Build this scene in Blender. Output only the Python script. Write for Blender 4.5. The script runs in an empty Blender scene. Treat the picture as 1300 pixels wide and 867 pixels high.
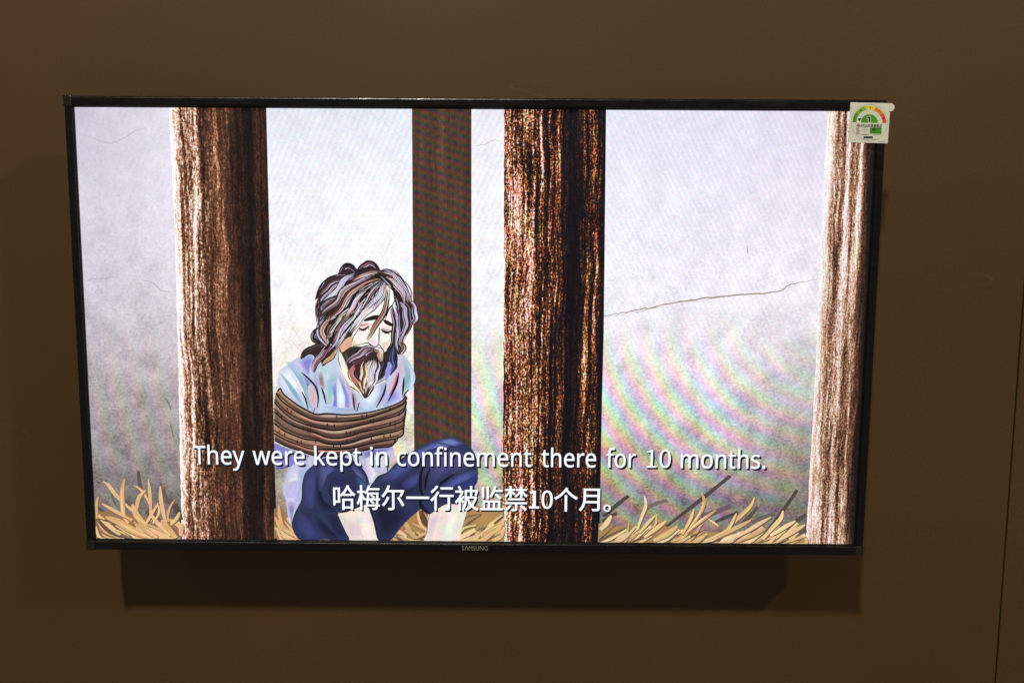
import bpy, bmesh, math, os, random
from mathutils import Matrix, Vector
from mathutils.geometry import tessellate_polygon

# ------------------------------------------------------------------ camera, world, lamps, exposure
scene = bpy.context.scene
col = scene.collection
TVZ = 1.40                                   # height of the middle of the screen above the floor (m)
SCREEN_Y = -0.085                            # screen plane, metres in front of the wall face (y = 0)
F_PX = 1100.0                                # focal length measured on the 1300 px wide photograph

cam_data = bpy.data.cameras.new('camera')
cam_data.sensor_width = 36.0
cam_data.lens = F_PX / 1300.0 * 36.0
cam_data.clip_start = 0.02
cam_data.clip_end = 100.0
cam = bpy.data.objects.new('camera', cam_data)
col.objects.link(cam)
RIGHT = Vector((0.99996852, 0.00519778, 0.00599572))
UP = Vector((-0.00655037, 0.11424674, 0.99343081))
BACK = Vector((0.00447864, -0.99343881, 0.11427719))
CAM = Vector((0.05799679, -1.20637911 + SCREEN_Y, 0.12493537 + TVZ))
cm = Matrix.Identity(4)
for i in range(3):
    cm[i][0], cm[i][1], cm[i][2], cm[i][3] = RIGHT[i], UP[i], BACK[i], CAM[i]
cam.matrix_world = cm
scene.camera = cam

world = bpy.data.worlds.new('World')
scene.world = world
world.use_nodes = True
bg = world.node_tree.nodes['Background']
bg.inputs[0].default_value = (1.0, 0.86, 0.70, 1)
bg.inputs[1].default_value = 0.15

scene.view_settings.view_transform = 'Standard'
scene.view_settings.look = 'None'
scene.view_settings.exposure = 0.0
scene.view_settings.gamma = 1.0
scene.view_settings.use_curve_mapping = False


def ceiling_spot(x, power, aim, size=40, blend=1.0):
    """one of a row of ceiling spots three and a half metres out from the wall"""
    d = bpy.data.lights.new('ceiling_spot', 'SPOT')
    d.energy = power
    d.color = (1.0, 0.92, 0.72)
    d.spot_size = math.radians(size)
    d.spot_blend = blend
    d.shadow_soft_size = 0.17
    o = bpy.data.objects.new('ceiling_spot', d)
    col.objects.link(o)
    o.location = (x, -3.59, TVZ + 4.60)
    o.rotation_euler = (Vector(aim) - o.location).to_track_quat('-Z', 'Y').to_euler()
    return o


ceiling_spot(-0.90, 1000, (0.05, 0, TVZ - 0.45))
ceiling_spot(5.30, 640, (0.45, 0, TVZ - 0.40))
ceiling_spot(-7.20, 130, (0.0, 0, TVZ - 0.30))


# ------------------------------------------------------------------ helpers
def lin(c):
    r = []
    for v in c[:3]:
        v = v / 255.0
        r.append(v / 12.92 if v <= 0.04045 else ((v + 0.055) / 1.055) ** 2.4)
    return tuple(r) + (1.0,)


def at(px, py, y):
    """point of the photograph -> point on a flat surface standing parallel to the wall at depth y"""
    d = RIGHT * ((px - 650.0) / F_PX) - UP * ((py - 433.5) / F_PX) - BACK
    return CAM + d * ((y - CAM.y) / d.y)


class NT:
    """small wrapper to write node materials as expressions"""
    def __init__(self, name):
        self.m = bpy.data.materials.new(name)
        self.m.use_nodes = True
        self.t = self.m.node_tree
        self.b = self.t.nodes['Principled BSDF']

    def put(self, sock, v):
        if isinstance(v, bpy.types.NodeSocket):
            self.t.links.new(v, sock)
        elif v is not None:
            sock.default_value = v

    def math(self, op, a, b=None, c=None, clamp=False):
        n = self.t.nodes.new('ShaderNodeMath')
        n.operation = op
        n.use_clamp = clamp
        self.put(n.inputs[0], a)
        self.put(n.inputs[1], b)
        self.put(n.inputs[2], c)
        return n.outputs[0]

    def pos(self):
        return self.t.nodes.new('ShaderNodeTexCoord').outputs['Object']

    def sep(self, v):
        n = self.t.nodes.new('ShaderNodeSeparateXYZ')
        self.put(n.inputs[0], v)
        return n.outputs

    def comb(self, a, b, c):
        n = self.t.nodes.new('ShaderNodeCombineXYZ')
        for i, v in enumerate((a, b, c)):
            self.put(n.inputs[i], v)
        return n.outputs[0]

    def scale(self, v, s, off=(0, 0, 0)):
        n = self.t.nodes.new('ShaderNodeMapping')
        self.put(n.inputs[0], v)
        n.inputs['Scale'].default_value = s
        n.inputs['Location'].default_value = off
        return n.outputs[0]

    def noise(self, v, scale=1.0, detail=3.0, rough=0.55, dist=0.0):
        n = self.t.nodes.new('ShaderNodeTexNoise')
        self.put(n.inputs['Vector'], v)
        n.inputs['Scale'].default_value = scale
        n.inputs['Detail'].default_value = detail
        n.inputs['Roughness'].default_value = rough
        n.inputs['Distortion'].default_value = dist
        return n.outputs[0], n.outputs[1]

    def ramp(self, f, stops, grey=False, interp='LINEAR'):
        n = self.t.nodes.new('ShaderNodeValToRGB')
        n.color_ramp.interpolation = interp
        e = n.color_ramp.elements
        while len(e) < len(stops):
            e.new(0.5)
        for k, (p, c) in enumerate(stops):
            e[k].position = p
            e[k].color = (c, c, c, 1) if grey else lin(c)
        self.put(n.inputs[0], f)
        return n.outputs[0]

    def mix(self, f, a, b, mode='MIX'):
        n = self.t.nodes.new('ShaderNodeMix')
        n.data_type = 'RGBA'
        n.blend_type = mode
        self.put(n.inputs[0], f)
        self.put(n.inputs[6], a)
        self.put(n.inputs[7], b)
        return n.outputs[2]

    def attr(self, name):
        n = self.t.nodes.new('ShaderNodeAttribute')
        n.attribute_name = name
        return n.outputs['Color']

    def bump(self, h, strength, dist=0.001):
        n = self.t.nodes.new('ShaderNodeBump')
        n.inputs['Strength'].default_value = strength
        n.inputs['Distance'].default_value = dist
        self.put(n.inputs['Height'], h)
        self.put(self.b.inputs['Normal'], n.outputs[0])

    def set(self, **k):
        for key, v in k.items():
            self.put(self.b.inputs[key.replace('_', ' ')], v)
        return self.m

    def glow(self, c, strength=1.0):
        """a lit screen: black panel that gives off the picture's colour"""
        return self.set(Base_Color=(0.004, 0.004, 0.005, 1), Roughness=0.35, Specular_IOR_Level=0.2,
                        Emission_Color=c, Emission_Strength=strength)


def link(name, mesh, mat, parent=None):
    o = bpy.data.objects.new(name, mesh)
    col.objects.link(o)
    if mat:
        mesh.materials.append(mat)
    if parent:
        o.parent = parent
    return o


def smooth_path(pts, closed=False, seg=5):
    """Catmull-Rom through the points"""
    n = len(pts)
    out = []
    rng = range(n if closed else n - 1)
    for i in rng:
        if closed:
            p0, p1, p2, p3 = pts[i - 1], pts[i], pts[(i + 1) % n], pts[(i + 2) % n]
        else:
            p0, p1, p2, p3 = pts[max(i - 1, 0)], pts[i], pts[i + 1], pts[min(i + 2, n - 1)]
        for k in range(seg):
            t = k / seg
            out.append(tuple(0.5 * (2 * p1[j] + (p2[j] - p0[j]) * t + (2 * p0[j] - 5 * p1[j] + 4 * p2[j] - p3[j]) * t * t
                                    + (3 * p1[j] - p0[j] - 3 * p2[j] + p3[j]) * t ** 3) for j in (0, 1)))
    if not closed:
        out.append(tuple(pts[-1][:2]))
    return out


class Drawing:
    """flat print: coloured outlines and tapered strokes laid on a plane, later strokes on top"""
    level = {}
    grid = {}

    def __init__(self, plane_y, step=5.0e-6):
        self.y, self.step = plane_y, step
        self.v, self.f, self.c = [], [], []

    def next_y(self, polys):
        """a hair above whatever already lies under these outlines, and no higher"""
        cells = set()
        for q in polys:
            xs, ys = [p[0] for p in q], [p[1] for p in q]
            for i in range(int(min(xs) // 2), int(max(xs) // 2) + 1):
                for j in range(int(min(ys) // 2), int(max(ys) // 2) + 1):
                    cells.add((i, j))
        g = Drawing.grid.setdefault(self.y, {})
        k = 1 + max((g.get(c, 1) for c in cells), default=1)
        for c in cells:
            g[c] = k
        Drawing.level[self.y] = max(k, Drawing.level.get(self.y, 1))
        return self.y - k * self.step

    def fill(self, c, pts, smooth=True, seg=5):
        if smooth:
            pts = smooth_path(pts, True, seg)
        tris = tessellate_polygon([[Vector((p[0], p[1], 0)) for p in pts]])
        y = self.next_y([[pts[i] for i in t] for t in tris])
        b = len(self.v)
        for p in pts:
            self.v.append(at(p[0], p[1], y))
        for tri in tris:
            self.f.append([b + i for i in tri])
            self.c.append(lin(c))

    def soft(self, c, under, pts, steps=5):
        """a washed patch: from the colour beneath it at the rim to its own in the middle"""
        q = smooth_path(pts, True, 4)
        cx, cy = sum(p[0] for p in q) / len(q), sum(p[1] for p in q) / len(q)
        for k in range(steps):
            t = (k + 1) / steps
            r = 1.12 - 0.62 * k / (steps - 1)
            cc = tuple(under[j] + (c[j] - under[j]) * t for j in range(3))
            self.fill(cc, [(cx + (p[0] - cx) * r, cy + (p[1] - cy) * r) for p in q], False)

    def stroke(self, c, pts, w, w0=0.25, w1=0.1, smooth=True, seg=4):
        """w = widest width in px, w0 / w1 = share of it left at the two ends"""
        if smooth and len(pts) > 2:
            pts = smooth_path(pts, False, seg)
        n = len(pts)
        h = w * 0.5
        y = self.next_y([[(q[0] - h, q[1] - h), (r[0] + h, r[1] + h), (q[0] + h, q[1] + h), (r[0] - h, r[1] - h)] for q, r in zip(pts, pts[1:])])
        b = len(self.v)
        for i, p in enumerate(pts):
            q0, q1 = pts[max(i - 1, 0)], pts[min(i + 1, n - 1)]
            dx, dy = q1[0] - q0[0], q1[1] - q0[1]
            L = math.hypot(dx, dy) or 1.0
            s = i / (n - 1)
            prof = math.sin(math.pi * s) ** 0.6
            ww = 0.5 * w * max(prof, w0 * (1 - s) + w1 * s)
            nx, ny = -dy / L * ww, dx / L * ww
            self.v.append(at(p[0] + nx, p[1] + ny, y))
            self.v.append(at(p[0] - nx, p[1] - ny, y))
        for i in range(n - 1):
            self.f.append([b + 2 * i, b + 2 * i + 1, b + 2 * i + 3, b + 2 * i + 2])
            self.c.append(lin(c))

    def lock(self, guide, w, n, palette, rnd, edge=None, ww=1.25):
        """a lock of hair: strands that follow one guide and close up at its ends"""
        g = smooth_path(guide, False, 5)
        m = len(g)
        ph, am = rnd.uniform(0, 6.28), 0.16 * w if m > 14 else 0.0
        g = [(q[0] + am * math.sin(ph + i * 0.62) * math.sin(math.pi * i / (m - 1)), q[1] + 0.6 * am * math.cos(ph + i * 0.62) * math.sin(math.pi * i / (m - 1))) for i, q in enumerate(g)]
        nor = []
        for i in range(m):
            q0, q1 = g[max(i - 1, 0)], g[min(i + 1, m - 1)]
            dx, dy = q1[0] - q0[0], q1[1] - q0[1]
            L = math.hypot(dx, dy) or 1.0
            nor.append((-dy / L, dx / L))
        def path(t):
            return [(g[i][0] + nor[i][0] * t * w * 0.5 * (0.25 + 0.75 * math.sin(math.pi * (0.08 + 0.88 * i / (m - 1)))),
                     g[i][1] + nor[i][1] * t * w * 0.5 * (0.25 + 0.75 * math.sin(math.pi * (0.08 + 0.88 * i / (m - 1))))) for i in range(m)]
        n = int(n * 1.9)
        for k in range(n):
            t = -1 + 2 * (k + 0.5) / n + rnd.uniform(-0.15, 0.15)
            p = path(t)
            a = rnd.randint(0, m // 4)
            e = m - rnd.randint(0, m // 4)
            self.stroke(rnd.choice(palette), p[a:e], ww * w / n * rnd.uniform(0.7, 1.35), 0.3, 0.1, smooth=False)
            if rnd.random() < 0.4:
                a = rnd.randint(0, m // 2)
                self.stroke(rnd.choice([(30, 22, 30), (52, 32, 36), (40, 36, 52)]), path(t + 1.0 / n)[a:a + max(4, m // 2)], rnd.uniform(0.5, 1.1), 0.3, 0.1, smooth=False)
        if edge:
            for t in (-1.0, 1.0):
                self.stroke(edge, path(t), 1.0, 0.4, 0.3, smooth=False)

    def build(self, name, mat, parent):
        if self.y == SCREEN_Y:              # nothing is lit beyond the picture's edge
            for v in self.v:
                v.x = max(-HW, min(HW, v.x))
                v.z = max(TVZ - HH, min(TVZ + HH, v.z))
        me = bpy.data.meshes.new(name)
        me.from_pydata([tuple(v) for v in self.v], [], self.f)
        a = me.color_attributes.new('ink', 'FLOAT_COLOR', 'CORNER')
        k = 0
        for fi, fc in enumerate(self.f):
            for _ in fc:
                a.data[k].color = self.c[fi]
                k += 1
        me.update()
        return link(name, me, mat, parent)


def box_mesh(name, x0, x1, y0, y1, z0, z1, bevel=0.0, seg=2):
    bm = bmesh.new()
    bmesh.ops.create_cube(bm, size=1.0)
    for v in bm.verts:
        v.co = Vector(((x0 + x1) / 2 + v.co.x * (x1 - x0), (y0 + y1) / 2 + v.co.y * (y1 - y0), (z0 + z1) / 2 + v.co.z * (z1 - z0)))
    if bevel:
        bmesh.ops.bevel(bm, geom=list(bm.edges), offset=bevel, segments=seg, affect='EDGES', profile=0.5)
    me = bpy.data.meshes.new(name)
    bm.to_mesh(me)
    bm.free()
    return me


# ------------------------------------------------------------------ the wall: painted boards with a joint
n = NT('brown_wall_paint')
p = n.pos()
big, _ = n.noise(p, 2.2, 3, 0.5)
fine, _ = n.noise(p, 420, 2, 0.6)
c = n.ramp(big, [(0.3, (74, 53, 26)), (0.7, (81, 58, 30))])
c = n.mix(n.math('MULTIPLY', n.math('SUBTRACT', fine, 0.5), 0.55, clamp=True), c, lin((122, 94, 72)))
c = n.mix(n.math('MULTIPLY', n.math('SUBTRACT', 0.5, fine), 0.55, clamp=True), c, lin((40, 26, 18)))
# faint rubbed scratches
scr, _ = n.noise(n.scale(p, (1.2, 1, 9.0)), 1.6, 1.0, 0.4, 0.3)
scr2, _ = n.noise(p, 5.0, 1.0, 0.5)
line = n.math('SUBTRACT', 1.0, n.math('MULTIPLY', n.math('ABSOLUTE', n.math('SUBTRACT', scr, 0.52)), 420.0), clamp=True)
line = n.math('MULTIPLY', line, n.math('MULTIPLY', n.math('SUBTRACT', scr2, 0.52), 2.4, clamp=True))
c = n.mix(n.math('MULTIPLY', line, 0.4), c, lin((128, 100, 70)))
n.bump(fine, 0.12, 0.0006)
WALL = n.set(Base_Color=c, Roughness=0.52, Specular_IOR_Level=0.35)
DARK = NT('dark_joint').set(Base_Color=(0.006, 0.004, 0.003, 1), Roughness=0.9)

wall = link('wall', box_mesh('wall', -2.6, 2.6, 0.020, 0.12, 0.0, 3.2), DARK)
wall['kind'] = 'structure'
SEAM = 0.8128
link('wall_panel', box_mesh('wall_panel', -2.6, SEAM - 0.0013, 0.0, 0.0199, 0.0, 3.2, 0.0012), WALL, wall)
link('wall_panel', box_mesh('wall_panel', SEAM + 0.0013, 2.6, 0.0004, 0.0199, 0.0, 3.2, 0.0012), WALL, wall)

# ------------------------------------------------------------------ the television
tv = bpy.data.objects.new('television', None)
col.objects.link(tv)
tv.empty_display_size = 0.1
tv['label'] = 'flat black television on brown wall showing a subtitled drawing of a bound man'
tv['category'] = 'television'

n = NT('black_gloss_plastic')
p = n.pos()
a1, _ = n.noise(n.scale(p, (40, 40, 160)), 1.0, 3, 0.6)
a2, _ = n.noise(p, 260, 2, 0.6)
n.bump(n.math('ADD', n.math('MULTIPLY', a1, 0.8), n.math('MULTIPLY', a2, 0.25)), 0.28, 0.0012)
BEZEL = n.set(Base_Color=(0.004, 0.0045, 0.006, 1), Roughness=n.ramp(a1, [(0.35, 0.2), (0.7, 0.4)], grey=True), Specular_IOR_Level=0.32)
n = NT('matt_black_plastic')
a2, _ = n.noise(n.pos(), 500, 2, 0.6)
n.bump(a2, 0.2, 0.0005)
BACK_MAT = n.set(Base_Color=(0.012, 0.012, 0.012, 1), Roughness=0.55)
STEEL = NT('mount_steel').set(Base_Color=(0.05, 0.05, 0.05, 1), Roughness=0.5, Metallic=0.6)

HW, HH = 0.5456, 0.3034              # half size of the lit picture
FY = SCREEN_Y - 0.006                # front of the bezel


def sweep(name, prof, mat, parent):
    """prof: list of (side, top, bottom, y): a rectangle ring for each profile point"""
    v, f = [], []
    for (s, t, b, y) in prof:
        v += [(-HW - s, y, TVZ + HH + t), (HW + s, y, TVZ + HH + t), (HW + s, y, TVZ - HH - b), (-HW - s, y, TVZ - HH - b)]
    for k in range(len(prof) - 1):
        for j in range(4):
            a, b2 = 4 * k + j, 4 * k + (j + 1) % 4
            f.append((a, a + 4, b2 + 4, b2))
    me = bpy.data.meshes.new(name)
    me.from_pydata(v, [], f)
    me.update()
    return link(name, me, mat, parent)


def ring(o, y):                       # o 0..1 from the picture's edge to the outside
    return (0.0124 * o, 0.0150 * o, 0.0158 * o, y)


sweep('bezel', [ring(-0.02, SCREEN_Y + 0.0005), ring(0.0, SCREEN_Y - 0.0024), ring(0.05, SCREEN_Y - 0.0028), ring(0.09, SCREEN_Y - 0.0028),
                ring(0.13, FY + 0.0012), ring(0.19, FY + 0.0003), ring(0.26, FY), ring(0.78, FY), ring(0.86, FY + 0.0004), ring(0.94, FY + 0.0018),
                ring(0.99, FY + 0.0045), ring(1.0, FY + 0.008), ring(1.0, FY + 0.032), ring(0.9, FY + 0.034), ring(-1.0, FY + 0.034)], BEZEL, tv)

# deeper housing behind, and the bracket that holds it
bm = bmesh.new()
r0 = [(-0.50, 0.26), (0.50, 0.26), (0.50, -0.275), (-0.50, -0.275)]
v0 = [bm.verts.new((x, FY + 0.0345, TVZ + z)) for x, z in [(-0.53, 0.30), (0.53, 0.30), (0.53, -0.30), (-0.53, -0.30)]]
v1 = [bm.verts.new((x * 0.94, FY + 0.058, TVZ + z * 0.9)) for x, z in r0]
v2 = [bm.verts.new((x * 0.90, FY + 0.062, TVZ + z * 0.86)) for x, z in r0]
for a, b in ((v0, v1), (v1, v2)):
    for j in range(4):
        bm.faces.new((a[j], a[(j + 1) % 4], b[(j + 1) % 4], b[j]))
bm.faces.new(v2[::-1])
bm.faces.new(v0)
me = bpy.data.meshes.new('back_housing')
bm.to_mesh(me)
bm.free()
link('back_housing', me, BACK_MAT, tv)
br = link('wall_bracket', box_mesh('wall_bracket', -0.24, 0.24, -0.006, -0.0005, TVZ - 0.14, TVZ + 0.14, 0.001), STEEL, tv)
for sx in (-0.16, 0.16):
    link('bracket_rail', box_mesh('bracket_rail', sx - 0.02, sx + 0.02, FY + 0.0625, -0.0062, TVZ - 0.19, TVZ + 0.19, 0.001), STEEL, br)

# clear film left on the four corners of the bezel
n = NT('corner_film')
a1, _ = n.noise(n.pos(), 240, 2, 0.6)
n.bump(a1, 0.8, 0.002)
FILM = n.set(Base_Color=(0.012, 0.013, 0.010, 1), Roughness=0.2, Specular_IOR_Level=0.5)
for sx in (-1, 1):
    for sz in (-1, 1):
        if sx == 1 and sz == 1:
            continue
        xo, zo = sx * (HW + 0.0127), TVZ + sz * (HH + (0.0153 if sz > 0 else 0.0161))
        xi, zi = sx * (HW + 0.0005), TVZ + sz * (HH + 0.0005)
        link('corner_film', box_mesh('corner_film', min(xo, xi), max(xo, xi), FY - 0.0006, FY + 0.020, min(zo, zi), max(zo, zi), 0.0016), FILM, tv)


# ------------------------------------------------------------------ screen: the plaster wall of the picture
def moire(n, p):
    """rainbow interference of the panel's pixel grid, fixed to the panel"""
    x, _, z = n.sep(p)
    z = n.math('SUBTRACT', z, TVZ)
    def wave(phase, amp):
        out = []
        for k in (0.0, 2.1, 4.2):
            out.append(n.math('MULTIPLY', n.math('SINE', n.math('ADD', phase, k)), amp))
        return out
    # curved bands low on the right
    cx, cz = 0.505, 0.035
    dx, dz = n.math('SUBTRACT', x, cx), n.math('SUBTRACT', z, cz)
    r = n.math('SQRT', n.math('ADD', n.math('MULTIPLY', dx, dx), n.math('MULTIPLY', n.math('MULTIPLY', dz, dz), 1.28)))
    warp, _ = n.noise(p, 9, 2, 0.5)
    ph = n.math('ADD', n.math('MULTIPLY', r, 2 * math.pi / 0.0300), n.math('MULTIPLY', warp, 1.6))
    fade = n.math('MULTIPLY', n.ramp(n.math('MULTIPLY_ADD', z, -2.0, 0.3), [(0.26, 0.0), (0.50, 1.0)], True),
                  n.ramp(n.math('ADD', x, 0.5), [(0.36, 0.2), (0.64, 1.0), (0.84, 0.8), (0.97, 0.3)], True))
    w1 = wave(ph, n.math('MULTIPLY', n.math('MULTIPLY', fade, n.math('ADD', 0.7, n.math('MULTIPLY', n.math('SINE', n.math('MULTIPLY_ADD', x, 620.0, n.math('MULTIPLY', z, -420.0))), 0.2))), 0.36))
    # fine lattice over the rest
    left = n.math('MULTIPLY_ADD', x, 700.0, n.math('MULTIPLY', z, -330.0))
    right = n.math('MULTIPLY_ADD', x, 820.0, n.math('MULTIPLY', z, 420.0))
    sel = n.ramp(n.math('ADD', x, 0.5), [(0.55, 0.0), (0.60, 1.0)], True, 'CONSTANT')
    ph2 = n.math('ADD', n.math('MULTIPLY', left, n.math('SUBTRACT', 1.0, sel)), n.math('MULTIPLY', right, sel))
    row = n.math('ADD', 0.6, n.math('MULTIPLY', n.math('SINE', n.math('MULTIPLY', z, 760.0)), 0.4))
    fade2 = n.math('MULTIPLY', n.math('SUBTRACT', 1.0, n.math('MULTIPLY', fade, 0.6)), n.ramp(n.math('ADD', x, 0.55), [(0.05, 0.03), (0.3, 0.13), (1.0, 0.13)], True))
    w2 = wave(ph2, n.math('MULTIPLY', fade2, row))
    # soft hue blotches lower middle
    _, hc = n.noise(p, 22, 2, 0.5)
    hs = n.sep(hc)
    low = n.ramp(n.math('MULTIPLY_ADD', z, -2.0, 0.3), [(0.18, 0.0), (0.6, 0.75)], True)
    low = n.math('MULTIPLY', low, n.ramp(n.math('ADD', x, 0.55), [(0.2, 0.0), (0.4, 1.0)], True))
    out = []
    for k in range(3):
        s = n.math('ADD', n.math('ADD', w1[k], w2[k]), n.math('MULTIPLY', n.math('SUBTRACT', hs[k], 0.5), low))
        out.append(n.math('ADD', 1.0, s))
    return n.comb(*out)


n = NT('lit_plaster_picture')
p = n.pos()
c = n.attr('ink')
s1, _ = n.noise(n.scale(p, (1, 1, 0.8)), 34, 6, 0.7)
s2, _ = n.noise(n.scale(p, (1, 1, 1.4)), 250, 4, 0.75)
_, _, pz = n.sep(p)
rough = n.ramp(n.math('MULTIPLY_ADD', n.math('SUBTRACT', pz, TVZ), -1.6, 0.5), [(0.15, 0.16), (0.5, 0.38), (0.95, 1.0)], True)
g = n.math('ADD', n.math('MULTIPLY', n.math('SUBTRACT', s1, 0.5), 2.6), n.math('MULTIPLY', n.math('SUBTRACT', s2, 0.5), 2.3))
g = n.math('ADD', 1.0, n.math('MULTIPLY', g, rough))
c = n.mix(1.0, c, n.comb(g, g, g), 'MULTIPLY')
c = n.mix(1.0, c, moire(n, p), 'MULTIPLY')
PLASTER = n.glow(c)

XS = [95, 160, 220, 350, 480, 620, 780, 900, 1030, 1115]
YS = [138, 260, 380, 480, 560, 620, 690]
TAB = [
    [(196, 190, 218), (210, 203, 224), (224, 218, 238), (222, 224, 246), (220, 227, 248), (230, 228, 246), (222, 222, 249), (224, 220, 248), (220, 213, 240), (220, 213, 240)],
    [(212, 205, 226), (216, 208, 230), (228, 222, 242), (240, 240, 252), (243, 246, 254), (246, 243, 252), (234, 231, 253), (231, 226, 252), (230, 222, 246), (230, 222, 246)],
    [(202, 193, 214), (206, 197, 212), (216, 207, 222), (252, 246, 252), (253, 249, 253), (247, 244, 250), (242, 238, 250), (238, 232, 250), (240, 231, 247), (240, 230, 246)],
    [(168, 155, 170), (180, 167, 178), (182, 170, 181), (253, 244, 238), (248, 240, 244), (226, 227, 221), (228, 222, 228), (230, 222, 236), (208, 198, 210), (200, 190, 200)],
    [(150, 138, 151), (152, 140, 147), (150, 137, 143), (205, 195, 182), (228, 215, 200), (214, 205, 190), (190, 181, 174), (198, 186, 186), (166, 154, 150), (150, 140, 140)],
    [(140, 127, 138), (122, 110, 116), (132, 120, 124), (160, 150, 134), (188, 172, 152), (182, 168, 146), (163, 149, 142), (156, 142, 141), (130, 116, 113), (120, 106, 104)],
    [(108, 94, 94), (103, 88, 84), (108, 93, 87), (148, 128, 96), (138, 114, 92), (138, 118, 92), (128, 108, 94), (122, 103, 92), (106, 92, 84), (100, 88, 82)]]


for j, row in enumerate(TAB):            # a lit panel: whites close to clipping
    for k, cc in enumerate(row):
        if j > 2:
            cc = (cc[0] * 1.0, cc[1] * 0.985, cc[2] * 0.94)
        g = sum(cc) / 3
        row[k] = tuple(min(255, (v * 0.62 + g * 0.38) * (1.015 if g > 190 else 1.05) + (4 if g < 190 else 1)) for v in cc)


def table(px, py):
    i = max(k for k in range(len(XS) - 1) if XS[k] <= px or k == 0)
    j = max(k for k in range(len(YS) - 1) if YS[k] <= py or k == 0)
    u = min(max((px - XS[i]) / (XS[i + 1] - XS[i]), 0), 1)
    v = min(max((py - YS[j]) / (YS[j + 1] - YS[j]), 0), 1)
    u, v = u * u * (3 - 2 * u), v
    return [(TAB[j][i][k] * (1 - u) + TAB[j][i + 1][k] * u) * (1 - v) + (TAB[j + 1][i][k] * (1 - u) + TAB[j + 1][i + 1][k] * u) * v for k in range(3)]


def px_of(P):
    d = P - CAM
    k = -d.dot(BACK)
    return 650 + F_PX * d.dot(RIGHT) / k, 433.5 - F_PX * d.dot(UP) / k


NX, NZ = 96, 54
verts, faces, cols = [], [], []
for j in range(NZ + 1):
    for i in range(NX + 1):
        P = Vector((-HW - 0.001 + (2 * HW + 0.002) * i / NX, SCREEN_Y, TVZ - HH - 0.001 + (2 * HH + 0.002) * j / NZ))
        verts.append(P)
        cols.append(lin(table(*px_of(P))))
for j in range(NZ):
    for i in range(NX):
        a = j * (NX + 1) + i
        faces.append((a, a + 1, a + NX + 2, a + NX + 1))
me = bpy.data.meshes.new('screen')
me.from_pydata([tuple(v) for v in verts], [], faces)
ca = me.color_attributes.new('ink', 'FLOAT_COLOR', 'POINT')
for i, cc in enumerate(cols):
    ca.data[i].color = cc
screen = link('screen', me, PLASTER, tv)
screen['label'] = 'lit screen with a drawn cell of posts, straw and subtitles'

# material of everything inked on top
n = NT('lit_ink_picture')
p = n.pos()
c = n.attr('ink')
_, hc = n.noise(p, 55, 2, 0.5)
hs = n.sep(hc)
s2, _ = n.noise(p, 260, 2, 0.6)
g = n.math('MULTIPLY', n.math('SUBTRACT', s2, 0.5), 0.22)
o3 = [n.math('ADD', n.math('ADD', 1.0, g), n.math('MULTIPLY', n.math('SUBTRACT', hs[k], 0.5), 0.55)) for k in range(3)]
INK = n.glow(n.mix(1.0, c, n.comb(*o3), 'MULTIPLY'))
n = NT('lit_white_lettering')
WHITE_TEXT = n.glow((0.92, 0.96, 1.0, 1), 1.05)
n = NT('lit_dark_lettering')
SHADE_TEXT = n.glow((0.008, 0.010, 0.022, 1), 1.0)

rnd = random.Random(7)

# cracks in the drawn plaster
def crack(c, pts, w, j=1.6):
    d = Drawing(SCREEN_Y)
    q = smooth_path(pts, False, 7)
    q = [(x + rnd.uniform(-j, j) * 0.5, y + rnd.uniform(-j, j) * 0.6) for x, y in q]
    d.stroke(c, q, w, 0.5, 0.3, smooth=False)
    d.build('drawn_crack', INK, screen)
crack((150, 138, 116), [(767, 402), (790, 397), (830, 390), (870, 382), (920, 376), (985, 370), (1005, 361), (1038, 354)], 1.7)
crack((206, 192, 186), [(767, 404), (800, 397), (860, 386), (930, 377)], 1.0, 3)
crack((204, 191, 202), [(97, 172), (112, 173), (125, 178), (140, 182), (156, 176), (172, 166), (185, 163)], 1.5)
crack((190, 172, 182), [(112, 355), (130, 353), (150, 352)], 1.2)
crack((192, 178, 184), [(180, 355), (195, 360), (205, 369), (216, 370)], 1.2)
crack((120, 105, 105), [(209, 504), (214, 512), (218, 521)], 1.4)
crack((120, 105, 105), [(216, 535), (219, 548), (221, 556)], 1.2)
crack((205, 192, 196), [(603, 186), (615, 184), (626, 178), (636, 180)], 1.1)
crack((190, 178, 198), [(948, 312), (949, 318), (950, 323)], 1.4, 0.6)


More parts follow.
